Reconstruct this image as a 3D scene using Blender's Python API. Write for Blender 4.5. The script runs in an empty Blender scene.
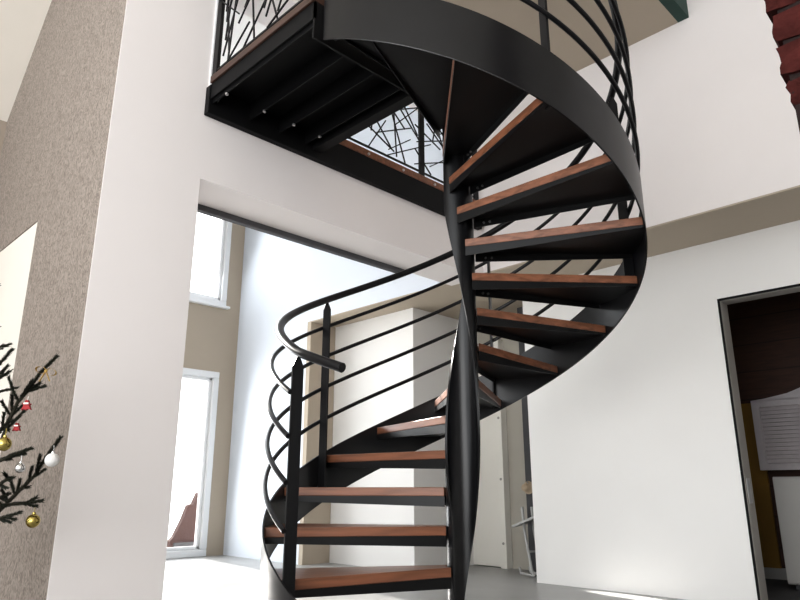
import bpy, math, random
from mathutils import Vector, Matrix, Euler
random.seed(7)
PI = math.pi
SC = bpy.context.scene
COL = SC.collection
ZF = 0.18                                   # eye level data were taken from the second riser: floor is 0

# ------------------------------------------------------------------ materials
def new_mat(name):
    m = bpy.data.materials.new(name); m.use_nodes = True
    nt = m.node_tree; b = nt.nodes['Principled BSDF']
    return m, nt, b

def tex_coord(nt, scale=(1, 1, 1), rot=(0, 0, 0)):
    tc = nt.nodes.new('ShaderNodeTexCoord'); mp = nt.nodes.new('ShaderNodeMapping')
    mp.inputs['Scale'].default_value = scale; mp.inputs['Rotation'].default_value = rot
    nt.links.new(tc.outputs['Object'], mp.inputs['Vector'])
    return mp.outputs['Vector']

def plain(name, col, rough=.6, var=.04, scale=4, metal=0, bump=0, bscale=80, spec=.5):
    m, nt, b = new_mat(name)
    v = tex_coord(nt)
    n = nt.nodes.new('ShaderNodeTexNoise'); n.inputs['Scale'].default_value = scale; n.inputs['Detail'].default_value = 4
    nt.links.new(v, n.inputs['Vector'])
    r = nt.nodes.new('ShaderNodeValToRGB')
    r.color_ramp.elements[0].position = .3; r.color_ramp.elements[1].position = .7
    r.color_ramp.elements[0].color = (*[c * (1 - var) for c in col], 1)
    r.color_ramp.elements[1].color = (*[min(1, c * (1 + var)) for c in col], 1)
    nt.links.new(n.outputs['Fac'], r.inputs['Fac']); nt.links.new(r.outputs['Color'], b.inputs['Base Color'])
    b.inputs['Roughness'].default_value = rough; b.inputs['Metallic'].default_value = metal
    b.inputs['Specular IOR Level'].default_value = spec
    if bump:
        n2 = nt.nodes.new('ShaderNodeTexNoise'); n2.inputs['Scale'].default_value = bscale
        nt.links.new(v, n2.inputs['Vector'])
        bp = nt.nodes.new('ShaderNodeBump'); bp.inputs['Strength'].default_value = bump; bp.inputs['Distance'].default_value = .01
        nt.links.new(n2.outputs['Fac'], bp.inputs['Height']); nt.links.new(bp.outputs['Normal'], b.inputs['Normal'])
    return m

def wood(name, c1, c2, scale=(3, 40, 40), rough=.34):
    m, nt, b = new_mat(name)
    v = tex_coord(nt, scale)
    n = nt.nodes.new('ShaderNodeTexNoise'); n.inputs['Scale'].default_value = 1.0; n.inputs['Detail'].default_value = 6
    n.inputs['Distortion'].default_value = .6
    nt.links.new(v, n.inputs['Vector'])
    r = nt.nodes.new('ShaderNodeValToRGB')
    r.color_ramp.elements[0].position = .32; r.color_ramp.elements[1].position = .68
    r.color_ramp.elements[0].color = (*c1, 1); r.color_ramp.elements[1].color = (*c2, 1)
    nt.links.new(n.outputs['Fac'], r.inputs['Fac']); nt.links.new(r.outputs['Color'], b.inputs['Base Color'])
    b.inputs['Roughness'].default_value = rough
    return m

def wallpaper(name):
    m, nt, b = new_mat(name)
    v = tex_coord(nt, (44, 44, 23))
    n = nt.nodes.new('ShaderNodeTexNoise'); n.inputs['Scale'].default_value = 1; n.inputs['Detail'].default_value = 2
    n.inputs['Distortion'].default_value = 2.6
    nt.links.new(v, n.inputs['Vector'])
    r = nt.nodes.new('ShaderNodeValToRGB')
    e = r.color_ramp.elements
    e[0].position = .40; e[0].color = (.195, .166, .143, 1)
    e[1].position = .52; e[1].color = (.295, .254, .222, 1)
    q = e.new(.62); q.color = (.335, .29, .256, 1)
    nt.links.new(n.outputs['Fac'], r.inputs['Fac']); nt.links.new(r.outputs['Color'], b.inputs['Base Color'])
    b.inputs['Roughness'].default_value = .75
    bp = nt.nodes.new('ShaderNodeBump'); bp.inputs['Strength'].default_value = .35; bp.inputs['Distance'].default_value = .004
    nt.links.new(n.outputs['Fac'], bp.inputs['Height']); nt.links.new(bp.outputs['Normal'], b.inputs['Normal'])
    return m

def planks(name, c1, c2, width=.12):
    m, nt, b = new_mat(name)
    v = tex_coord(nt, (1, 1, 1))
    w = nt.nodes.new('ShaderNodeTexWave'); w.bands_direction = 'Z'; w.wave_profile = 'SAW'
    w.inputs['Scale'].default_value = .31 / width / 2; w.inputs['Distortion'].default_value = .0
    nt.links.new(v, w.inputs['Vector'])
    n = nt.nodes.new('ShaderNodeTexNoise'); n.inputs['Scale'].default_value = 6
    v2 = tex_coord(nt, (1, 1, 9)); nt.links.new(v2, n.inputs['Vector'])
    r = nt.nodes.new('ShaderNodeValToRGB'); r.color_ramp.elements[0].color = (*c1, 1); r.color_ramp.elements[1].color = (*c2, 1)
    nt.links.new(n.outputs['Fac'], r.inputs['Fac'])
    r2 = nt.nodes.new('ShaderNodeValToRGB'); r2.color_ramp.elements[0].position = 0; r2.color_ramp.elements[0].color = (.25, .25, .25, 1)
    r2.color_ramp.elements[1].position = .06; r2.color_ramp.elements[1].color = (1, 1, 1, 1)
    nt.links.new(w.outputs['Fac'], r2.inputs['Fac'])
    mx = nt.nodes.new('ShaderNodeMix'); mx.data_type = 'RGBA'; mx.blend_type = 'MULTIPLY'; mx.inputs[0].default_value = 1
    nt.links.new(r.outputs['Color'], mx.inputs[6]); nt.links.new(r2.outputs['Color'], mx.inputs[7])
    nt.links.new(mx.outputs[2], b.inputs['Base Color']); b.inputs['Roughness'].default_value = .6
    return m

def concrete(name):
    m, nt, b = new_mat(name)
    v = tex_coord(nt)
    n = nt.nodes.new('ShaderNodeTexNoise'); n.inputs['Scale'].default_value = 1.6; n.inputs['Detail'].default_value = 8
    n.inputs['Roughness'].default_value = .6
    nt.links.new(v, n.inputs['Vector'])
    r = nt.nodes.new('ShaderNodeValToRGB'); r.color_ramp.elements[0].position = .3; r.color_ramp.elements[1].position = .7
    r.color_ramp.elements[0].color = (.30, .30, .295, 1); r.color_ramp.elements[1].color = (.42, .42, .415, 1)
    nt.links.new(n.outputs['Fac'], r.inputs['Fac']); nt.links.new(r.outputs['Color'], b.inputs['Base Color'])
    r3 = nt.nodes.new('ShaderNodeMapRange'); r3.inputs['To Min'].default_value = .28; r3.inputs['To Max'].default_value = .5
    nt.links.new(n.outputs['Fac'], r3.inputs['Value']); nt.links.new(r3.outputs['Result'], b.inputs['Roughness'])
    return m

def glass(name):
    m = bpy.data.materials.new(name); m.use_nodes = True; nt = m.node_tree
    nt.nodes.clear()
    o = nt.nodes.new('ShaderNodeOutputMaterial'); mx = nt.nodes.new('ShaderNodeMixShader')
    t = nt.nodes.new('ShaderNodeBsdfTransparent'); g = nt.nodes.new('ShaderNodeBsdfGlossy'); g.inputs['Roughness'].default_value = .02
    f = nt.nodes.new('ShaderNodeFresnel'); f.inputs['IOR'].default_value = 1.25
    nt.links.new(f.outputs[0], mx.inputs[0]); nt.links.new(t.outputs[0], mx.inputs[1]); nt.links.new(g.outputs[0], mx.inputs[2])
    nt.links.new(mx.outputs[0], o.inputs[0])
    return m

M = dict(
    white=plain('white_plaster', (.80, .79, .775), .85, .012, 2, spec=.2),
    pinkwhite=plain('warm_white_plaster', (.79, .755, .745), .85, .012, 2, spec=.2),
    bluelitwhite=plain('blue_lit_plaster', (.70, .74, .80), .85, .01, 2, spec=.2),  # white plaster with the blue cast of window light put into its colour
    taupe=plain('taupe_paint', (.47, .41, .335), .85, .02, 2, spec=.2),
    taupedark=plain('dark_taupe_paint', (.36, .31, .26), .85, .02, 2, spec=.2),
    cream=plain('cream_paint', (.74, .70, .64), .85, .02, 2, spec=.2),
    passwhite=plain('cream_gloss_paint', (.90, .88, .82), .5, .01),
    passage=plain('passage_paint', (.50, .475, .42), .85, .02, 2, spec=.2),
    green=plain('dark_green_paint', (.012, .05, .04), .6, .05),
    black=plain('black_steel', (.006, .006, .007), .34, .15, 9, spec=.28),
    pan=plain('tray_black_steel', (.005, .005, .0055), .36, .15, 9, spec=.28),
    gloss=plain('satin_black_steel', (.006, .006, .007), .30, .15, 9, spec=.42),
    matblack=plain('matt_black_steel', (.006, .006, .0065), .5, .15, 9, spec=.16),
    steel=plain('bright_steel', (.6, .6, .6), .35, .05, 20, metal=1),
    dullsteel=plain('dull_steel', (.25, .25, .25), .45, .05, 20, metal=1),
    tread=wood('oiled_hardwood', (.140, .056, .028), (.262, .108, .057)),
    shadetread=wood('shaded_hardwood', (.045, .022, .015), (.08, .04, .028)),  # tread wood again, darkened to paint in the shade on the landing
    paper=wallpaper('scribble_wallpaper'),
    floor=concrete('polished_concrete'),
    frame=plain('white_pvc', (.82, .83, .84), .35, .01),
    greyframe=plain('grey_door_lining', (.42, .40, .37), .5, .03),
    glass=glass('window_glass'),
    plankwall=planks('dark_planks', (.04, .017, .010), (.10, .040, .022)),
    mustard=plain('mustard_paint', (.30, .165, .022), .7, .06, 5),
    cabinet=plain('white_lacquer', (.50, .49, .47), .45, .02),
    louvre=plain('grey_louvre', (.62, .575, .585), .55, .04, 20),
    outpave=plain('pale_paving', (.7, .68, .64), .9, .06, 3),
    redearth=plain('reddish_render', (.085, .048, .043), .9, .12, 6, bump=.3, bscale=30),
    darkstone=plain('shade_strip_dark', (.09, .09, .095), .8, .1, 6),
    needle=plain('fir_needles', (.016, .020, .011), .6, .3, 12),
    bark=plain('bark', (.030, .026, .016), .9, .2, 20, bump=.4),
    pot=plain('woven_pot', (.25, .17, .10), .8, .2, 30, bump=.5, bscale=60),
    gold=plain('gold_foil', (.45, .36, .12), .22, .05, 30, metal=1),
    silver=plain('silver_mirror', (.72, .72, .72), .08, .03, 30, metal=1),
    glitter=plain('white_glitter', (.83, .82, .80), .8, .05, 300, bump=.6, bscale=300),
    red=plain('red_felt', (.30, .018, .022), .7, .08, 20),
    whitefelt=plain('white_felt', (.8, .78, .74), .9, .05, 20),
    ribbon=plain('gold_ribbon', (.55, .36, .10), .4, .08, 30),
    brick=plain('dark_red_brick', (.056, .0145, .0125), .95, .5, 12, bump=1.0, bscale=45, spec=.1),
    bricksunlit=plain('sunlit_tone_brick', (.26, .075, .035), .85, .15, 14, bump=.7, bscale=60),  # sun glow on one brick edge, put into the brick colour
    mortar=plain('grey_mortar', (.014, .006, .005), .95, .2, 30, bump=.6, bscale=90),
    beige=plain('beige_straw', (.55, .44, .32), .8, .1, 30, bump=.4),
    alu=plain('white_tube', (.45, .45, .44), .4, .03),
)

# ------------------------------------------------------------------ mesh helpers
class MB:
    def __init__(s): s.v = []; s.f = []
    def add(s, vs, fs):
        o = len(s.v); s.v += [tuple(v) for v in vs]; s.f += [tuple(i + o for i in f) for f in fs]; return s
    def box(s, x0, x1, y0, y1, z0, z1):
        vs = [(x, y, z) for x in (x0, x1) for y in (y0, y1) for z in (z0, z1)]
        return s.add(vs, [(0, 1, 3, 2), (4, 6, 7, 5), (0, 4, 5, 1), (2, 3, 7, 6), (0, 2, 6, 4), (1, 5, 7, 3)])
    def bar(s, p, q, w, t, wdir):
        """flat bar from p to q; w wide along wdir, t thick across"""
        p = Vector(p); q = Vector(q); d = (q - p).normalized(); wv = Vector(wdir); wv = (wv - d * wv.dot(d)).normalized()
        tv = d.cross(wv)
        vs = [c + wv * (a * w / 2) + tv * (b * t / 2) for c in (p, q) for a, b in ((-1, -1), (1, -1), (1, 1), (-1, 1))]
        return s.add(vs, [(3, 2, 1, 0), (4, 5, 6, 7), (0, 1, 5, 4), (1, 2, 6, 5), (2, 3, 7, 6), (3, 0, 4, 7)])
    def tube(s, pts, r, n=10, caps=True, radii=None):
        pts = [Vector(p) for p in pts]; N = len(pts)
        t0 = (pts[1] - pts[0]).normalized()
        up = Vector((0, 0, 1)) if abs(t0.z) < .9 else Vector((1, 0, 0))
        a = t0.cross(up).normalized()
        vs = []
        for i, p in enumerate(pts):
            t = (pts[min(i + 1, N - 1)] - pts[max(i - 1, 0)]).normalized()
            a = (a - t * a.dot(t)).normalized(); b = t.cross(a)
            rr = radii[i] if radii else r
            for k in range(n):
                an = 2 * PI * k / n; vs.append(p + a * (math.cos(an) * rr) + b * (math.sin(an) * rr))
        fs = [(i * n + k, i * n + (k + 1) % n, (i + 1) * n + (k + 1) % n, (i + 1) * n + k) for i in range(N - 1) for k in range(n)]
        if caps: fs += [tuple(range(n - 1, -1, -1)), tuple((N - 1) * n + k for k in range(n))]
        return s.add(vs, fs)
    def prism(s, poly, z0, z1):
        n = len(poly)
        vs = [(x, y, z0) for x, y in poly] + [(x, y, z1) for x, y in poly]
        return s.add(vs, [tuple(range(n - 1, -1, -1)), tuple(range(n, 2 * n))] + [(k, (k + 1) % n, n + (k + 1) % n, n + k) for k in range(n)])
    def lathe(s, prof, c=(0, 0, 0), n=24):
        vs = []; 
        for r, z in prof:
            for k in range(n):
                an = 2 * PI * k / n; vs.append((c[0] + r * math.cos(an), c[1] + r * math.sin(an), c[2] + z))
        P_ = len(prof)
        fs = [(i * n + k, i * n + (k + 1) % n, (i + 1) * n + (k + 1) % n, (i + 1) * n + k) for i in range(P_ - 1) for k in range(n)]
        fs += [tuple(range(n - 1, -1, -1)), tuple((P_ - 1) * n + k for k in range(n))]
        return s.add(vs, fs)
    def ball(s, c, r, n=20, m=12, sq=1):
        return s.lathe([(max(1e-4, r * math.sin(PI * i / m)), -r * sq * math.cos(PI * i / m)) for i in range(m + 1)], c, n)

def wloc(o):
    v = Vector((0, 0, 0))
    while o is not None: v += Vector(o.location); o = o.parent
    return v

def build(name, mb, mat, parent=None, smooth=False, bevel=0, local=False, angle=35, origin=None):
    me = bpy.data.meshes.new(name)
    off = Vector((0, 0, 0))
    if not local:
        off = wloc(parent) if parent is not None else Vector(origin or (0, 0, 0))
    me.from_pydata([Vector(v) - off for v in mb.v], [], mb.f); me.update()
    me.materials.append(mat if not isinstance(mat, str) else M[mat])
    if smooth:
        me.polygons.foreach_set('use_smooth', [True] * len(me.polygons)); me.set_sharp_from_angle(angle=math.radians(angle))
    o = bpy.data.objects.new(name, me); COL.objects.link(o)
    if parent is not None: o.parent = parent
    elif origin: o.location = origin
    if bevel:
        b = o.modifiers.new('bevel', 'BEVEL'); b.width = bevel; b.segments = 2; b.limit_method = 'ANGLE'; b.angle_limit = math.radians(40)
    return o

def tag(o, label=None, cat=None, group=None, kind=None):
    if label: o['label'] = label
    if cat: o['category'] = cat
    if group: o['group'] = group
    if kind: o['kind'] = kind
    return o

def empty(name, loc, label, cat, group=None, kind=None):
    o = bpy.data.objects.new(name, None); COL.objects.link(o); o.location = loc; o.empty_display_size = .1
    return tag(o, label, cat, group, kind)

def struct(name, mb, mat, label, cat, parent=None):
    o = build(name, mb, mat, parent)
    if parent is None: tag(o, label, cat, None, 'structure')
    return o

def grid_wall(mb, axis, c0, c1, a0, a1, z0, z1, holes=()):
    """wall slab with rectangular holes: axis 'U' -> U in [c0,c1], runs along V"""
    As = sorted({a0, a1, *[h[0] for h in holes], *[h[1] for h in holes]})
    Zs = sorted({z0, z1, *[h[2] for h in holes], *[h[3] for h in holes]})
    As = [a for a in As if a0 <= a <= a1]; Zs = [z for z in Zs if z0 <= z <= z1]
    for a, b in zip(As, As[1:]):
        run = None
        for z, y in zip(Zs, Zs[1:]):
            solid = not any(h[0] <= (a + b) / 2 <= h[1] and h[2] <= (z + y) / 2 <= h[3] for h in holes)
            if solid: run = (run[0], y) if run else (z, y)
            if (not solid or y == Zs[-1]) and run:
                if axis == 'U': mb.box(c0, c1, a, b, *run)
                else: mb.box(a, b, c0, c1, *run)
                run = None
    return mb

# ------------------------------------------------------------------ camera
cam = bpy.data.cameras.new('camera'); co = bpy.data.objects.new('camera', cam); COL.objects.link(co)
co.location = (0, 0, .5332 + ZF); co.rotation_euler = (PI / 2 + .2769, 0, PI / 4)
cam.sensor_width = 36; cam.lens = 663.74 / 800 * 36; cam.clip_start = .05
SC.camera = co

# ------------------------------------------------------------------ setting
UW = -3.22           # face of the wall carrying the landing
VU = 4.20            # upper wall / soffit edge
VR = 4.76            # lower right wall
ZS = 2.257 + ZF      # soffit height
UB = -7.0            # window wall
CE = lambda U: min(3.323 + ZF + (U + 5.498), 5.5)

mb = MB().box(-7.25, 3.5, -4, 7.2, -.2, 0)
struct('floor', mb, 'floor', 'pale grey polished concrete floor', 'floor')
mb = MB().box(-14, -7.25, -4, 12, -.35, -.12)
struct('ground', mb, 'outpave', 'pale paving outside the glazed door', 'ground')

# sloping ceiling over the front room
mb = MB(); UK = 5.5 - 3.323 - ZF - 5.498
prof = [(-5.75, CE(-5.75)), (UK, 5.5), (3.65, 5.5), (3.65, 5.7), (UK - .1, 5.7), (-5.75, CE(-5.75) + .25)]
n = len(prof)
mb.add([(u, -4, z) for u, z in prof] + [(u, 1.101, z) for u, z in prof], [tuple(range(n)), tuple(range(2 * n - 1, n - 1, -1))] + [(k, n + k, n + (k + 1) % n, (k + 1) % n) for k in range(n)])
mb.box(UW, 3.65, 1.101, VU + .2, 5.5, 5.7)
struct('ceiling', mb, 'cream', 'cream sloping ceiling', 'ceiling')

# landing wall: pillar, lintel; open above the landing
mb = MB()
mb.box(UW - .006, UW, 1.101, 1.121, 0, 5.5)
grid_wall(mb, 'U', -3.57, UW, 1.121, VU, 0, 5.5, holes=[(1.622, 9, -1, 2.222 + ZF), (1.632, 9, 2.80 + ZF, 3.93)])
struct('wall_back', mb, 'pinkwhite', 'white wall with a tall pillar end and wide opening under the landing', 'wall')
mb = MB().box(-3.585, -3.545, 1.64, 3.60, 2.184 + ZF, 2.222 + ZF)
struct('trim_1', mb, 'darkstone', 'dark blind rail along the top of the wide opening', 'rail')
mb = MB().box(-3.62, UW + .012, 1.622, 1.634, 2.80 + ZF, 3.75 + ZF)
struct('trim_2', mb, 'frame', 'narrow white lining of the upper opening above the landing', 'trim')

# scribble-papered wall with doorway
mb = MB()
grid_wall(mb, 'V', 1.101, 1.121, -5.50, UW - .006, 0, 5.6, holes=[(-5.35, -4.235, -1, 2.112 + ZF)])
ow = struct('wall_left', mb, 'paper', 'taupe wallpapered wall with a scribbled pattern behind the tree', 'wall')
mb = MB().box(-5.65, -5.498, -4, 1.121, 0, 3.6)
struct('wall_end', mb, 'taupedark', 'taupe end wall at the far left', 'wall')
mb = MB().box(-5.345, -4.24, 1.104, 1.119, 0.004, 2.107 + ZF)
d1 = struct('door_1', mb, 'cream', 'pale cream door in the papered wall behind the tree', 'door')
build('door_handle', MB().tube([(-5.25, 1.104, 1.02), (-5.25, 1.05, 1.02), (-5.11, 1.05, 1.02)], .010), 'steel', d1, True)

# window wall of the back room
mb = MB()
W_UP = (1.75, 4.005, 2.655 + ZF, 4.2 + ZF); W_LO = (1.90, 3.985, -.01, 1.852 + ZF)
grid_wall(mb, 'U', -7.25, UB, 1.5, VU, 0, 4.9, holes=[W_UP, W_LO])
struct('wall_window', mb, 'taupe', 'taupe wall carrying a window above a glazed door', 'wall')
def window(name, R, label, cat, fw, sill=False):
    y0, y1, z0, z1 = R; z0 = max(z0, 0)
    f = MB()
    for b in ((y0, y1, z0, z0 + fw), (y0, y1, z1 - fw, z1), (y0, y0 + fw, z0 + fw, z1 - fw), (y1 - fw, y1, z0 + fw, z1 - fw)):
        f.box(-7.10, UB + .015, b[0], b[1], b[2], b[3])
    o = tag(build(name, f, 'frame', bevel=.008), label, cat, None, 'structure')
    g = MB()
    i = fw
    s_ = .035
    for b in ((y0 + i, y1 - i, z0 + i, z0 + i + s_), (y0 + i, y1 - i, z1 - i - s_, z1 - i), (y0 + i, y0 + i + s_, z0 + i, z1 - i), (y1 - i - s_, y1 - i, z0 + i, z1 - i)):
        g.box(-7.08, UB - .02, *b)
    sash = build('sash', g, 'frame', o, bevel=.006)
    build('glass_pane', MB().box(-7.062, -7.056, y0 + i, y1 - i, z0 + i, z1 - i), 'glass', o)
    if sill: build('window_sill', MB().box(-7.06, UB + .06, y0 - .03, y1 + .03, z0 - .03, z0), 'frame', o, bevel=.006)
    return o
window('window_1', W_UP, 'white framed upper window over the glazed door', 'window', .07, True)
window('door_2', W_LO, 'white framed full height glazed door in the taupe wall', 'glazed door', .075)
struct('ceiling', MB().box(-7.25, -3.3, 1.4, VU + .15, 4.9, 5.05), 'white', 'white ceiling of the back room', 'ceiling')
struct('wall_rear', MB().box(-7.25, -3.575, 1.40, 1.50, 0, 4.9), 'white', 'white wall on the near side of the back room', 'wall')

# far / upper wall: full height at left, floating over the recess further right
mb = MB()
mb.box(UB - .25, -5.605, VU, VU + .15, 0, 4.9)
mb.box(-5.605, -3.4, VU, VU + .15, ZS, 4.9)
struct('wall_far', mb, 'bluelitwhite', 'tall white wall of the back room seen through the wide opening', 'wall')
mb = MB().box(-3.4, 3.5, VU, VU + .15, ZS, 5.5)
struct('wall_upper', mb, 'pinkwhite', 'white upper wall with its lower edge over the taupe soffit', 'wall')
# taupe underside over the recess and jamb
struct('ceiling', MB().box(-5.54, 3.5, VU, 7.2, ZS - .012, ZS - .001), 'taupe', 'taupe soffit under the upper floor', 'ceiling')
struct('trim_3', MB().box(-5.603, -5.54, VU - .001, 4.535, 0, ZS - .001), 'taupe', 'taupe painted jamb at the end of the tall wall', 'trim')
# box of the room under the soffit
mb = MB().box(-5.6, -4.36, 4.54, 5.6, 0, ZS - .013)
struct('wall_box', mb, 'white', 'white room box with a sharp corner behind the stair', 'wall')
# right wall with door opening
mb = MB()
grid_wall(mb, 'V', VR, VR + .13, -3.23, 3.5, 0, ZS - .012, holes=[(-1.60, -.62, -1, 1.817 + ZF)])
struct('wall_right', mb, 'white', 'white lower wall right of the staircase with a dark doorway', 'wall')
mb = MB()
mb.box(-1.60, -1.585, VR + .012, VR + .14, 0, 1.80 + ZF); mb.box(-.635, -.62, VR + .012, VR + .14, 0, 1.80 + ZF)
mb.box(-1.60, -.62, VR + .012, VR + .14, 1.80 + ZF, 1.817 + ZF)
d3 = struct('door_3', mb, 'greyframe', 'grey lining of the doorway in the right wall', 'doorway')
mb = MB(); mb.box(-1.600, -1.588, VR - .003, VR + .012, 0, 1.803 + ZF); mb.box(-1.600, -.62, VR - .003, VR + .012, 1.803 + ZF, 1.817 + ZF); mb.box(-.632, -.62, VR - .003, VR + .012, 0, 1.803 + ZF)
build('door_edge_seal', mb, 'matblack', d3)
mb = MB().box(-1.585, -1.582, VR + .04, VR + .10, .62, .78); build('strike_plate', mb, 'steel', d3)
struct('wall_light_block', MB().box(3.5, 3.65, -4, 7.2, 0, 5.5), 'white', 'unseen white wall added at the right to block sky light', 'wall')  # added out of view to hold back sky light from the right
# corridor behind
struct('wall_corridor', MB().box(-4.36, -2.9, 5.42, 5.6, 0, ZS - .0125), 'passage', 'pale wall closing the passage behind the stair', 'wall')
mb = MB().box(-4.36, -4.015, 5.37, 5.41, .01, 2.10); d4 = struct('door_4', mb, 'passwhite', 'white door leaf closing the passage behind the column', 'door')
fr = build('door_frame', MB().box(-4.005, -3.935, 5.33, 5.42, 0, 2.16), 'passwhite', d4, bevel=.004)
for z in (.22, .80, 1.38, 1.96):
    build('screw', MB().tube([(-3.965, 5.335, z), (-3.965, 5.324, z)], .012, 10), 'greyframe', fr, True)
struct('wall_shade_strip', MB().box(-3.65, -3.56, 5.28, 5.42, 0, ZS - .0125), 'darkstone', 'dark strip painted in for the shaded gap beside the passage wall', 'shade strip')  # dark box painted in for the shadow at the passage edge
# dark room behind the right doorway
struct('wall_dark_room', MB().box(-2.9, 1.2, 6.30, 6.42, 0, ZS - .0125), 'plankwall', 'dark brown plank wall inside the right doorway', 'wall')
struct('wall_dark_side', MB().box(-2.95, -2.9, VR + .13, 6.42, 0, ZS - .0125), 'plankwall', 'dark side wall inside the right doorway', 'wall')
struct('wall_dark_right', MB().box(.6, .65, VR + .13, 6.30, 0, ZS - .0125), 'plankwall', 'dark right hand wall inside the right doorway', 'wall')
struct('floor', MB().box(-2.9, .6, VR + .005, 6.30, 0, .004), 'darkstone', 'dark floor of the room inside the right doorway', 'floor')
struct('trim_4', MB().box(-2.14, -1.90, 6.27, 6.30, .09, 1.43), 'mustard', 'mustard yellow wall panel inside the right doorway', 'wall panel')
struct('baseboard_dark_room', MB().box(-2.9, .6, 6.28, 6.30, 0, .09), 'cabinet', 'pale skirting inside the right doorway', 'skirting')
# soffit with green end, high on the far wall
struct('ceiling', MB().box(-3.2, -1.42, 2.75, VU, 3.70 + ZF, 3.82 + ZF), 'taupe', 'taupe boxed soffit high on the far wall', 'soffit')
struct('trim_5', MB().box(-1.42, -1.345, 2.75, VU, 3.70 + ZF, 4.2 + ZF), 'green', 'dark green end board of the high soffit', 'board')

# ------------------------------------------------------------------ things in the openings
gw = MB(); poly = [(4.31, -.12), (4.80, -.12), (4.80, .66), (4.66, .66), (4.60, .52), (4.53, .50), (4.47, .33), (4.37, .12), (4.31, .06)]
n = len(poly); gw.add([(-8.5, y, z) for y, z in poly] + [(-8.58, y, z) for y, z in poly], [tuple(range(n)), tuple(range(2 * n - 1, n - 1, -1))] + [(k, n + k, n + (k + 1) % n, (k + 1) % n) for k in range(n)])
gwo = tag(build('garden_wall', gw, 'redearth', origin=(-8.5, 4.4, -.12)), 'reddish stepped garden wall outside the glazed door', 'garden wall')
build('base_course', MB().box(-8.60, -8.46, 4.36, 4.84, -.12, .04), 'darkstone', gwo)

# cabinet and louvred panel in the dark room
cb = empty('low_cabinet', (-1.3, 5.9, 0), 'plain white low cabinet inside the right doorway below the louvred panel', 'cabinet')
build('body', MB().box(-1.70, -.75, 5.72, 6.26, .04, .80), 'cabinet', cb, bevel=.006)
build('plinth', MB().box(-1.66, -.78, 5.76, 6.25, 0.004, .04), 'darkstone', cb)
dd = build('door', MB().box(-1.695, -1.23, 5.70, 5.72, .05, .79), 'cabinet', cb, bevel=.004)
build('door', MB().box(-1.225, -.755, 5.70, 5.72, .05, .79), 'cabinet', cb, bevel=.004)
build('handle', MB().tube([(-1.27, 5.70, .60), (-1.27, 5.68, .60), (-1.27, 5.68, .72), (-1.27, 5.70, .72)], .006, 8), 'steel', dd, True)
lp = empty('louvred_panel', (-1.4, 6.1, .84), 'grey louvred panel with an arched top hanging on the dark plank wall', 'louvred panel')
fr = MB(); pv = 6.15
arch = [(-1.91, 1.43), (-1.80, 1.44), (-1.62, 1.47), (-1.45, 1.53), (-1.28, 1.555), (-1.10, 1.53), (-.93, 1.47), (-.76, 1.44), (-.60, 1.43)]
fr.box(-1.91, -1.85, pv, pv + .05, .86, 1.43); fr.box(-.66, -.60, pv, pv + .05, .86, 1.43); fr.box(-1.85, -.66, pv, pv + .05, .86, .91)
fr.box(-1.85, -.66, pv, pv + .05, 1.375, 1.43)
n = len(arch); pts = [(a, pv, z + .005) for a, z in arch] + [(a, pv, 1.425) for a, z in reversed(arch)]
k = len(pts); fr.add(pts + [(a, pv + .05, z) for a, _, z in pts], [tuple(range(k)), tuple(range(2 * k - 1, k - 1, -1))] + [(j, k + j, k + (j + 1) % k, (j + 1) % k) for j in range(k)])
build('frame', fr, 'louvre', lp)
for j in range(14):
    z = .925 + j * .0328
    build('slat', MB().bar((-1.85, pv + .025, z + .008), (-.66, pv + .025, z + .008), .042, .005, (0, -.55, -.8)), 'louvre', lp)
build('backing', MB().box(-1.85, -.66, pv + .045, pv + .05, .91, 1.375), 'louvre', lp)
for a in (-1.8, -.8): build('wall_bracket', MB().box(a - .02, a + .02, pv + .05, 6.30, 1.1, 1.2), 'matblack', lp)

# folded chair and straw hat in the passage
fc = empty('folding_chair', (-3.45, 5.0, 0), 'folded white tubular chair leaning in the passage behind the right wall', 'chair')
for dy in (0, .10):
    build('leg', MB().tube([(-3.40 + dy * .3, 4.98 + dy, .012), (-3.43 + dy * .3, 4.99 + dy, .05), (-3.50 + dy * .3, 5.01 + dy, .36), (-3.52 + dy * .3, 5.02 + dy, .56)], .012, 8), 'alu', fc, True)
    build('leg', MB().tube([(-3.54 + dy * .3, 4.97 + dy, .075), (-3.53 + dy * .3, 4.97 + dy, .03), (-3.42 + dy * .3, 4.99 + dy, .014), (-3.36 + dy * .3, 5.0 + dy, .06), (-3.33 + dy * .3, 5.03 + dy, .55)], .011, 8), 'alu', fc, True)
build('seat', MB().bar((-3.60, 5.06, .405), (-3.34, 5.06, .50), .20, .020, (0, 1, .1)), 'alu', fc, bevel=.004)
build('crossbar', MB().tube([(-3.46, 4.99, .20), (-3.43, 5.09, .20)], .008, 8), 'alu', fc, True)
build('backrest', MB().bar((-3.36, 5.08, .52), (-3.36, 5.08, .60), .20, .018, (0, 1, 0)), 'alu', fc, bevel=.004)
hk = tag(build('wall_hook', MB().tube([(-3.61, 5.28, .765), (-3.61, 5.255, .757), (-3.61, 5.245, .772)], .006, 8), 'steel', None, True, origin=(-3.61, 5.28, .765)), 'small hook holding the beige hat in the passage', 'hook')
hm = MB(); prof = [(.001, .11), (.045, .108), (.070, .09), (.078, .05), (.082, .0), (.125, -.012), (.128, -.018), (.08, -.012), (.001, -.01)]
hm.lathe(prof); k_ = .45
hm.v = [(-3.61 + (x * .75 - z * .45) * k_, 5.252 - (z * .75 - x * .4) * k_, .722 + y * k_) for x, y, z in hm.v]
ht = tag(build('straw_hat', hm, 'beige', None, True, origin=(-3.61, 5.25, .725)), 'beige round hat hanging in the passage at the end of the right wall', 'hat')

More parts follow.
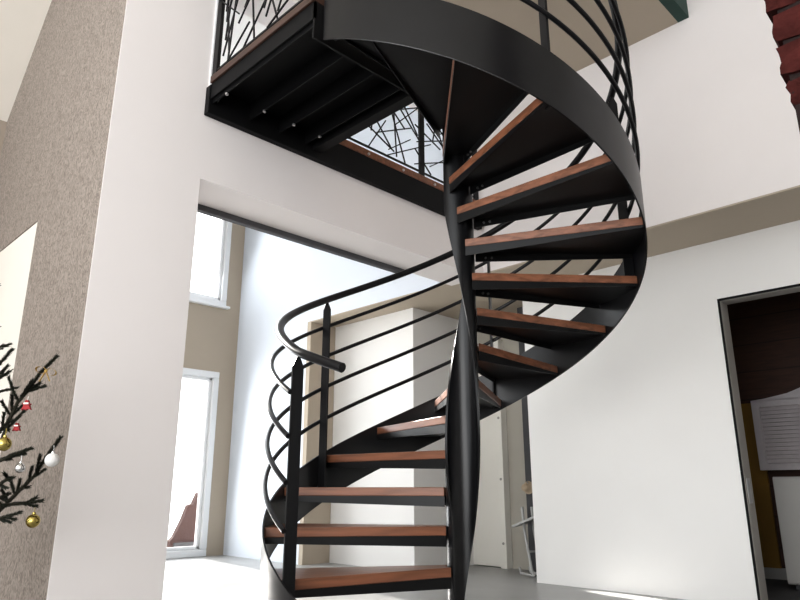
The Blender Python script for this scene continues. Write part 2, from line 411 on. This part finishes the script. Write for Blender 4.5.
# ------------------------------------------------------------------ staircase
AX = Vector((-2.164, 2.605, 0)); RI = .18; DA = math.radians(23.4658); P0 = 4.1207 + PI / 4
R_OUT = .9488; R_IN = .095
def az(i): return P0 - DA * i
def hp(i, r, z): return Vector((AX.x + r * math.cos(az(i)), AX.y + r * math.sin(az(i)), z))
def hz(i): return RI * i + ZF
stair = empty('spiral_staircase', AX, 'black steel spiral staircase with red-brown wooden treads winding around a twisted column', 'staircase')

def ribbon(r0, r1, i0, i1, lo, hi, n):
    mb = MB(); vs = []
    for k in range(n + 1):
        i = i0 + (i1 - i0) * k / n
        zl, zh = lo(i), hi(i)
        vs += [hp(i, r0, zl), hp(i, r1, zl), hp(i, r1, zh), hp(i, r0, zh)]
    fs = []
    for k in range(n):
        a = 4 * k; b = a + 4
        fs += [(a, b, b + 1, a + 1), (a + 1, b + 1, b + 2, a + 2), (a + 2, b + 2, b + 3, a + 3), (a + 3, b + 3, b, a)]
    fs += [(0, 1, 2, 3), (4 * n + 3, 4 * n + 2, 4 * n + 1, 4 * n)]
    return mb.add(vs, fs)
build('outer_stringer', ribbon(R_OUT, R_OUT + .008, -.45, 15.82, lambda i: max(0, hz(i) - .2596), lambda i: max(.02, hz(i) + .0185), 260), 'gloss', stair, True)
build('twisted_column', ribbon(.077, .0885, .55, 16.3, lambda i: max(0, hz(i) - 1.08 + .13 * max(0, min(1, (i - 8) / 6))), lambda i: min(hz(i) + .27, 2.93 + ZF), 260), 'gloss', stair, True)

LI, TO, TI = .1376, -.4542, -1.2888
def wedge(lo, li, to, ti, ri, ro, n=12):
    pts = [(ri * math.cos(li), ri * math.sin(li))]
    pts += [(ro * math.cos(lo + (to - lo) * k / n), ro * math.sin(lo + (to - lo) * k / n)) for k in range(n + 1)]
    m_ = max(1, int(abs(ti - li) / .2))
    pts += [(ri * math.cos(ti + (li - ti) * k / m_), ri * math.sin(ti + (li - ti) * k / m_)) for k in range(m_)]
    return pts                                    # clockwise seen from above
def make_step(lo, li, to, ti):
    w = wedge(lo, li, to, ti, R_IN + .001, R_OUT - .002)
    T = .042
    wd = MB().prism(list(reversed(w)), -T, 0)
    pan = MB()
    w2 = wedge(lo - .004, li - .03, to + .004, ti + .03, R_IN + .001, R_OUT - .002)
    pan.prism(list(reversed(w2)), -T - .005, -T)
    def lip(a0, a1, sgn, dep):
        p = Vector((R_IN * math.cos(a0), R_IN * math.sin(a0), 0)); q = Vector(((R_OUT - .004) * math.cos(a1), (R_OUT - .004) * math.sin(a1), 0))
        d = (q - p).normalized(); nrm = Vector((-d.y, d.x, 0)) * sgn * .005
        pan.add([p + Vector((0, 0, -T - .005)), q + Vector((0, 0, -T - .005)), q + Vector((0, 0, -T - dep)), p + Vector((0, 0, -T - .050)),
                 p + nrm + Vector((0, 0, -T - .005)), q + nrm + Vector((0, 0, -T - .005)), q + nrm + Vector((0, 0, -T - dep)), p + nrm + Vector((0, 0, -T - .050))],
                [(0, 1, 2, 3), (7, 6, 5, 4), (0, 4, 5, 1), (1, 5, 6, 2), (2, 6, 7, 3), (3, 7, 4, 0)])
    lip(li - .03, lo - .004, -1, .028); lip(ti + .03, to + .004, 1, .012)
    bolts = []
    for rr in (.150, .183):
        p = Vector((R_IN * math.cos(li - .03), R_IN * math.sin(li - .03), 0)); q = Vector((R_OUT * math.cos(lo), R_OUT * math.sin(lo), 0))
        d = (q - p).normalized(); nrm = Vector((d.y, -d.x, 0))
        c = p + d * (rr - R_IN) + nrm * .005 + Vector((0, 0, -T - .030))
        bolts.append(MB().tube([c, c + nrm * .008], .0065, 8))
    return wd, pan, bolts
proto = None
for i in range(16):
    last = i == 15
    if i in (0, 15):
        wd, pan, bolts = make_step(0, LI, TO if not last else -.325, TI if not last else -.325)
        st = build('step', pan, 'pan', None, local=True)
        wo = build('wooden_tread', wd, 'tread', None, local=True, bevel=.003)
        bs = [build('bolt', b, 'dullsteel', None, True, local=True) for b in bolts]
        for c in [wo] + bs: c.parent = st
        if i == 0: proto = (st, wo, bs)
    else:
        st = proto[0].copy(); COL.objects.link(st)
        for src in [proto[1]] + proto[2]:
            c = src.copy(); COL.objects.link(c); c.parent = st
    st.parent = stair; st.location = (0, 0, hz(i)); st.rotation_euler = (0, 0, az(i))

# newel posts, bars, handrail
HR = lambda i: hz(i) + .945 + (.045 * (.9 - i) if i < .9 else 0)
for i in (.9, 3.88, 7, 10, 13, 15.75):
    rd = Vector((math.cos(az(i)), math.sin(az(i)), 0)); tg = Vector((-rd.y, rd.x, 0))
    c = AX + rd * (R_OUT - .028)
    w, t = .0265, .006
    z0 = max(.0, hz(i) - .235); z1 = HR(i) - .065; z2 = HR(i) - .018
    vs = []
    for z, ww in ((z0, w), (z1, w), (z2, .005)):
        vs += [c + rd * (a * ww) + tg * (b * t) + Vector((0, 0, z)) for a, b in ((-1, -1), (1, -1), (1, 1), (-1, 1))]
    fs = [(3, 2, 1, 0), (8, 9, 10, 11)] + [(4 * k + j, 4 * k + (j + 1) % 4, 4 * k + 4 + (j + 1) % 4, 4 * k + 4 + j) for k in range(2) for j in range(4)]
    build('newel_post', MB().add(vs, fs), 'black', stair, bevel=.0015)
def helix_pts(i0, i1, r, zf, n): return [hp(i0 + (i1 - i0) * k / n, r, zf(i0 + (i1 - i0) * k / n)) for k in range(n + 1)]
for hgt in (.21, .398, .585, .77):
    build('rail_bar', MB().tube(helix_pts(.88, 15.85, R_OUT + .006, lambda i: hz(i) + hgt, 170), .0115, 10), 'black', stair, True)
build('handrail', MB().tube(helix_pts(.09, 15.9, R_OUT - .026, HR, 190), .0205, 14), 'black', stair, True)

# ------------------------------------------------------------------ landing
LZ = 2.88 + ZF
land = empty('landing_platform', (-2.7, 1.95, LZ - .3), 'black steel landing with wooden edge at the head of the stair', 'landing')
b0, b1 = 2.618 + ZF, 2.80 + ZF
VL, VRR, UI = 1.615, 2.43, -2.195
build('wall_beam', MB().box(UW + .002, UW + .05, VL - .008, 4.14, b0, b1), 'matblack', land, bevel=.004)
build('edge_beam', MB().box(UW + .05, UI, VL, VL + .012, b0 + .09, b1), 'matblack', land)
build('edge_beam', MB().box(UW + .05, UI, VRR - .07, VRR, b0 + .05, b1), 'matblack', land)
build('edge_beam', MB().box(UI - .012, UI, VL, 2.51, b0 - .02, b1), 'matblack', land)
for v in (1.635, 1.885, 2.10, 2.30):
    jo = build('joist', MB().box(UW + .05, UI - .012, v - .004, v + .004, b0 + .065, b1), 'matblack', land)
    build('bolt', MB().tube([(UW + .20, v, b0 + .066), (UW + .20, v, b0 + .056)], .010, 8), 'steel', jo, True)
dk = build('deck_plate', MB().box(UW + .002, UI, VL, VRR, b1, b1 + .006), 'matblack', land)
build('wooden_floor', MB().box(UW + .052, UI, VL - .012, VRR, b1 + .006, LZ - .03), 'shadetread', land, bevel=.003)
th = build('wooden_threshold', MB().box(UW + .002, UW + .052, VRR, 4.14, b1, b1 + .055), 'tread', land, bevel=.003)
for v in (2.5, 2.85, 3.2, 3.55): build('bolt', MB().tube([(UW + .052, v, b1 + .02), (UW + .062, v, b1 + .02)], .010, 8), 'steel', th, True)
for zz in (.095, .130): build('bolt', MB().tube([(UW + .05, 1.66, b0 + zz), (UW + .058, 1.66, b0 + zz)], .008, 8), 'steel', land, True)

def lattice(name, A, B, z0, z1, nrod, seed, label, posts):
    rnd = random.Random(seed)
    A = Vector(A); B = Vector(B); L = (B - A).length; d = (B - A) / L; nrm = Vector((-d.y, d.x, 0))
    root = empty(name, (*((A + B) / 2).xy, z0), label, 'balustrade', 'stick-pattern balustrades of the upper floor')
    def pt(s, z): return A + d * s + Vector((0, 0, z))
    for s in posts:
        build('post', MB().bar(pt(s, z0 + .001), pt(s, z1 + .02), .05, .02, d), 'black', root)
    fb = MB().bar(pt(0, z0 + .04), pt(L, z0 + .04), .012, .012, (0, 0, 1)); build('bottom_rail', fb, 'black', root)
    build('top_rail', MB().bar(pt(0, z1), pt(L, z1), .045, .03, (0, 0, 1)), 'black', root)
    H0, H1 = z0 + .04, z1
    for k in range(nrod):
        s = rnd.uniform(.02, L - .02); z = rnd.uniform(H0 + .03, H0 + .75 * (H1 - H0)); a = rnd.choice((PI / 2 + rnd.uniform(-.45, .45), rnd.uniform(.35, 1.2), PI - rnd.uniform(.35, 1.2)))
        ln = rnd.uniform(.12, .38)
        p = []
        for sg in (-1, 1):
            S = s + sg * math.cos(a) * ln; Z = z + sg * math.sin(a) * ln; f = 1
            if S < 0: f = min(f, s / (s - S))
            if S > L: f = min(f, (L - s) / (S - s))
            if Z < H0: f = min(f, (z - H0) / (z - Z))
            if Z > H1: f = min(f, (H1 - z) / (Z - z))
            p.append(pt(s + (S - s) * f, z + (Z - z) * f) + nrm * (.006 if k % 2 else -.006))
        build('rod', MB().bar(p[0], p[1], .008, .008, nrm), 'black', root)
    return root
lattice('lattice_balustrade', (UW + .06, VL + .014, 0), (UI - .03, VL + .014, 0), LZ - .03, LZ + .95, 40, 8, 'black stick-pattern balustrade along the left edge of the landing', (.0, .93))
lattice('lattice_balustrade', (UW + .027, VRR + .04, 0), (UW + .027, 4.10, 0), b1 + .055, LZ + .95, 52, 12, 'black stick-pattern balustrade along the wall opening right of the landing', (.0, .96, 1.63))

# ------------------------------------------------------------------ brick pillar close to the camera
bp = empty('brick_pillar', (.1, 1.6, 0), 'rough dark red brick pillar at the upper right edge, near the camera', 'pillar')
bm_, pm_ = MB(), MB()
rn = random.Random(5)
VB = 1.45
def rough_brick(mb, x0, x1, y0, y1, z0, z1, j):
    n = 4
    xs = [x0 + (x1 - x0) * k / n for k in range(n + 1)]; zs = [z0 + (z1 - z0) * k / n for k in range(n + 1)]; ys = [y0 + (y1 - y0) * k / n for k in range(n + 1)]
    idx = {}; V_ = []
    def vid(a, b, c):
        if (a, b, c) not in idx:
            e = sum(q in (0, n) for q in (a, b, c))
            s_ = .0045 * (e - 1)
            cx, cy, cz = (x0 + x1) / 2, (y0 + y1) / 2, (z0 + z1) / 2
            p = Vector((xs[a], ys[b], zs[c])); t = (Vector((cx, cy, cz)) - p)
            p += Vector((math.copysign(min(s_, abs(t.x)), t.x), math.copysign(min(s_, abs(t.y)), t.y), math.copysign(min(s_ * .6, abs(t.z)), t.z))) + Vector((rn.uniform(-j, j), rn.uniform(-j, j), rn.uniform(-j, j) * .5))
            idx[(a, b, c)] = len(V_); V_.append(p)
        return idx[(a, b, c)]
    F = []
    for a in range(n):
        for b in range(n):
            F += [(vid(a, b, 0), vid(a, b + 1, 0), vid(a + 1, b + 1, 0), vid(a + 1, b, 0)), (vid(a, b, n), vid(a + 1, b, n), vid(a + 1, b + 1, n), vid(a, b + 1, n)),
                  (vid(a, 0, b), vid(a + 1, 0, b), vid(a + 1, 0, b + 1), vid(a, 0, b + 1)), (vid(a, n, b), vid(a, n, b + 1), vid(a + 1, n, b + 1), vid(a + 1, n, b)),
                  (vid(0, a, b), vid(0, a, b + 1), vid(0, a + 1, b + 1), vid(0, a + 1, b)), (vid(n, a, b), vid(n, a + 1, b), vid(n, a + 1, b + 1), vid(n, a, b + 1))]
    mb.add(V_, F)
zt = 1.60 + ZF + .082 * 5 + .004
pitch = .082
c = 0; z = 0
while z < 3.55:
    zc_ = z + pitch / 2 - ZF
    e = -.299 - .072 * (zc_ - 1.19) if zc_ > .9 else -.278
    e += rn.uniform(-.003, .003) + .012
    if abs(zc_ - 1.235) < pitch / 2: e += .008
    x0 = e
    first = .115 if c % 2 else .225
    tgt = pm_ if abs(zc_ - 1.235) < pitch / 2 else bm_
    while x0 < .30:
        x1 = min(x0 + first, .31); 
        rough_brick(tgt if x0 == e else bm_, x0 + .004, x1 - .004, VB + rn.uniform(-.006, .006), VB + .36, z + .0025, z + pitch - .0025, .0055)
        x0 = x1; first = .225
    z += pitch; c += 1
build('brick_courses', bm_, 'brick', bp, True, angle=50)
build('brick_sunlit_tone', pm_, 'bricksunlit', bp, True, angle=50)
build('mortar', MB().box(-.268, .295, VB + .012, VB + .35, 0, 1.36).box(-.284, .295, VB + .010, VB + .35, 1.36, 3.55).box(-.296, .295, VB + .010, VB + .35, 1.80, 3.55), 'mortar', bp)

# ------------------------------------------------------------------ christmas tree
TX, TY = -3.175, .605
tree = empty('christmas_tree', (TX, TY, 0), 'dark green fir tree hung with baubles at the left edge', 'christmas tree')
build('pot', MB().lathe([(.12, 0), (.15, .06), (.165, .24), (.17, .28), (.15, .28), (.14, .24), (.001, .24)], (TX, TY, 0), 24), 'pot', tree, True)
build('trunk', MB().tube([(TX, TY, .2), (TX + .005, TY, .8), (TX, TY + .005, 1.75)], .03, 10, radii=[.035, .024, .008]), 'bark', tree, True)
rt = random.Random(21)
def W(u, v, dep):                                   # point seen at a pixel, at a distance along the view
    f = 663.74; pt_ = .2769; cp, sp = math.cos(pt_), math.sin(pt_)
    a = ((u - 400) / f * dep, dep, (300 - v) / f * dep)
    X, Y, Z = a[0], a[1] * cp - a[2] * sp, a[1] * sp + a[2] * cp
    return Vector(((X - Y) * .70711, (X + Y) * .70711, Z + .5332 + ZF))
def needles(mb, p, q, ln, dens):
    d = (q - p); L = d.length; d.normalize(); a = d.orthogonal().normalized(); b = d.cross(a)
    for k in range(max(8, int(L * dens))):
        s = rt.random(); th = rt.uniform(0, 2 * PI); c = p + d * (L * s)
        o = (a * math.cos(th) + b * math.sin(th)); tip = c + (o * .62 + d).normalized() * ln * rt.uniform(.7, 1.1)
        sd = d.cross(o) * .0028
        mb.add([c - sd, c + sd, tip], [(0, 1, 2)])
        mb.add([c - d * .002, c + d * .002, tip], [(0, 1, 2)])
def bough(main, twigs, ln=.021, dens=2300):
    stem, mbn = MB(), MB()
    main = [Vector(p) for p in main]; N = len(main) - 1
    stem.tube(main, .005, 7, radii=[.009 - .0055 * k / N for k in range(N + 1)])
    for k in range(1, N): needles(mbn, main[k], main[k + 1], ln, dens)
    for tw in twigs:
        tw = [Vector(p) for p in tw]
        stem.tube(tw, .003, 6)
        for p, q in zip(tw, tw[1:]): needles(mbn, p, q, ln * .9, dens)
    br = build('branch', stem, 'bark', tree)
    build('needles', mbn, 'needle', br)
BO = [
 (2.58, .78, [(0, 445), (10, 418), (18, 402), (30, 388), (40, 373), (56, 357)], [[(18, 401), (13, 390), (9, 378)], [(20, 399), (32, 381)], [(24, 394), (40, 383)], [(27, 392), (44, 386)], [(10, 415), (2, 402)], [(8, 419), (22, 406)], [(4, 432), (24, 411)], [(12, 412), (12, 396)]]),
 (2.60, .44, [(0, 510), (10, 500), (20, 490), (35, 475), (47, 456), (60, 438)], [[(15, 495), (11, 482), (5, 474)], [(17, 493), (20, 480)], [(36, 473), (40, 456)], [(28, 483), (32, 468)], [(32, 478), (44, 470)], [(22, 488), (28, 487)], [(8, 502), (2, 490)]]),
 (2.50, .68, [(-6, 462), (4, 459), (12, 455), (30, 449)], [[(8, 457), (24, 454)], [(2, 460), (10, 459)]]),
 (2.55, .44, [(-8, 508), (6, 505), (24, 503), (41, 501)], [[(26, 503), (36, 498)], [(22, 503), (36, 506)]]),
 (2.48, .40, [(-8, 520), (2, 518), (9, 516), (18, 513)], [[(4, 517), (14, 519)], [(0, 520), (10, 522)]]),
 (2.56, .92, [(-10, 378), (-4, 368), (2, 361), (11, 351)], []),
 (2.50, .88, [(-10, 384), (-4, 380), (2, 376), (9, 372)], [[(-4, 378), (7, 367)]]),
 (2.44, .72, [(-10, 438), (0, 430), (8, 422), (14, 420)], [[(0, 428), (8, 430)], [(2, 426), (4, 414)]]),
 (2.46, .58, [(-10, 492), (-2, 486), (6, 480), (12, 478)], [[(-2, 484), (6, 488)]]),
 (2.52, .48, [(-14, 512), (-6, 500), (0, 498), (8, 494)], [[(-4, 500), (4, 506)], [(0, 498), (6, 500)]]),
]
for dep, zb, mainp, tws in BO:
    n = len(mainp)
    bough([(TX, TY, zb)] + [W(u, v, dep) for u, v in mainp], [[W(u, v, dep + rt.uniform(-.03, .03) * (j > 0)) for j, (u, v) in enumerate(t)] for t in tws])
for k in range(36):
    z = .42 + 1.22 * k / 35; an = k * 2.399; rr = .46 * (1 - (z - .42) / 1.45)
    q = Vector((TX + rr * math.cos(an), TY + rr * math.sin(an), z + .10 * rr / .5))
    if (q.x + q.y) * .70711 > -1.62 or q.y > 1.0: continue
    b_ = Vector((TX, TY, z - .04)); pts = [b_.lerp(q, t) for t in (0, .3, .55, .8, 1)]
    dr = (q - b_).normalized(); sd_ = dr.cross(Vector((0, 0, 1))).normalized(); tw = []
    for t in (.4, .6, .8):
        for sg in (-1, 1):
            p = b_.lerp(q, t); tw.append([p, p + (dr * .8 + sd_ * sg * .7).normalized() * (1.05 - t) * rr * .6])
    bough(pts, tw, .018, 700)
build('top_shoot', MB().tube([(TX, TY, 1.74), (TX, TY, 1.9)], .004, 6), 'needle', tree)

def bauble(px, dep, r, mat, label, name='bauble', cap='gold'):
    c = W(*px, dep); o = empty(name, c, label, 'bauble')
    build('globe', MB().ball(c, r), mat, o, True)
    build('cap', MB().lathe([(r * .28, r * .93), (r * .26, r * 1.22), (r * .05, r * 1.25)], c, 12), cap, o, True)
    build('hanging_loop', MB().tube([c + Vector((0, 0, r * 1.2)), c + Vector((.004, 0, r * 1.2 + .012)), c + Vector((0, 0, r * 1.2 + .024))], .0012, 6), cap, o, True)
bauble((52, 460), 2.55, .026, 'glitter', 'white frosted bauble hanging on a right hand tip of the fir', cap='silver')
bauble((33, 521), 2.55, .026, 'gold', 'shiny gold bauble hanging lowest on the fir')
bauble((20, 468), 2.47, .018, 'silver', 'small mirrored silver bauble among the fir needles', cap='silver')
bauble((4, 444), 2.36, .025, 'gold', 'gold bauble at the frame edge among the fir needles')
def felt(px, dep, label, s):
    c = W(*px, dep); o = empty('felt_ornament', c, label, 'tree ornament')
    rx = Vector((.70711, .70711, 0)); up = Vector((0, 0, 1)); nn = Vector((.70711, -.70711, 0))
    def P2(a, b, d): return c + rx * (a * s) + up * (b * s) + nn * d
    out = [(-.9, -1), (-.35, -.75), (0, -1.05), (.4, -.75), (.95, -.95), (.55, -.1), (.8, .25), (.35, .35), (.25, .9), (-.25, 1.0), (-.4, .35), (-.85, .35), (-.55, -.15)]
    n = len(out); mb = MB().add([P2(a, b, .006) for a, b in out] + [P2(a, b, -.006) for a, b in out], [tuple(range(n - 1, -1, -1)), tuple(range(n, 2 * n))] + [(k, (k + 1) % n, n + (k + 1) % n, n + k) for k in range(n)])
    build('figure', mb, 'red', o)
    build('trim', MB().bar(P2(-.5, .28, .006), P2(.45, .28, .006), .3 * s, .006, up), 'whitefelt', o)
    build('hanging_loop', MB().tube([P2(0, .95, 0), P2(0, 1.7, 0)], .001, 6), 'whitefelt', o)
felt((27, 405), 2.47, 'red felt ornament with white trim on the upper fir bough', .019)
felt((17, 427), 2.45, 'smaller red felt ornament beside the gold bauble at the frame edge', .015)
c = W(46, 371, 2.55); bo = empty('ribbon_bow', c, 'gold ribbon bow tied on the topmost visible bough', 'bow')
rx = Vector((.70711, .70711, 0)); nn = Vector((.70711, -.70711, 0)); up = Vector((0, 0, 1))
for sg in (-1, 1):
    lp_ = MB(); ring = []
    for k in range(13):
        t = k / 12 * 2 * PI; ring.append(c + rx * (sg * .020 * (1 - math.cos(t))) + up * (.013 * math.sin(t) + .10 * 0 + sg * -.2 * .02 * (1 - math.cos(t))))
    vs = [p + nn * d for p in ring for d in (-.006, .006)]
    lp_.add(vs, [(2 * k, 2 * k + 1, 2 * k + 3, 2 * k + 2) for k in range(12)]); build('loop', lp_, 'ribbon', bo, True)
    build('tail', MB().bar(c, c + rx * (sg * .02) - up * .04, .010, .001, nn), 'ribbon', bo)
build('knot', MB().ball(c, .006, 10, 6), 'ribbon', bo, True)

# ------------------------------------------------------------------ light
w = bpy.data.worlds.new('world'); SC.world = w; w.use_nodes = True
bg = w.node_tree.nodes['Background']; bg.inputs[0].default_value = (.95, .975, 1.0, 1); bg.inputs[1].default_value = 2.0
def area(name, loc, target, sx, sy, power, col=(1, 1, 1)):
    l = bpy.data.lights.new(name, 'AREA'); l.shape = 'RECTANGLE'; l.size = sx; l.size_y = sy; l.energy = power; l.color = col
    o = bpy.data.objects.new(name, l); COL.objects.link(o); o.location = loc
    o.rotation_euler = (Vector(target) - Vector(loc)).to_track_quat('-Z', 'Y').to_euler()
    return o
area('front_fill_light', (.8, -3.9, 1.9), (-1.6, 4.0, 1.6), 4.5, 2.6, 110, (1, .985, .97))  # added fill lamp behind the camera
area('upper_window_light', (-6.9, 2.9, 3.5), (-3, 2.7, 1.2), 2.0, 1.3, 18, (.93, .97, 1))
area('glazed_door_light', (-6.9, 2.95, 1.1), (-3, 2.7, .6), 1.9, 1.7, 32, (.95, .98, 1))
sl = bpy.data.lights.new('sun', 'SUN'); sl.energy = 6.5; sl.angle = .01; sl.color = (1, .96, .9)
so = bpy.data.objects.new('sun', sl); COL.objects.link(so); so.location = (-12, 4, 6)
so.rotation_euler = Vector((1, -.12, -.42)).to_track_quat('-Z', 'Y').to_euler()
sp = bpy.data.lights.new('streak_spot', 'SPOT'); sp.energy = 14000; sp.spot_size = math.radians(1.7); sp.spot_blend = .25; sp.shadow_soft_size = .01; sp.color = (1, .97, .92)  # added spot lamp standing in for a streak of sun on the floor
spo = bpy.data.objects.new('streak_spot', sp); COL.objects.link(spo); spo.location = (3.2, 3.9, 1.25)
spo.rotation_euler = (Vector((-2.34, 4.60, 0)) - Vector((3.2, 3.9, 1.25))).to_track_quat('-Z', 'Y').to_euler()
SC.view_settings.view_transform = 'Standard'
SC.view_settings.look = 'None'
SC.view_settings.exposure = 0.70
SC.view_settings.gamma = 0.86
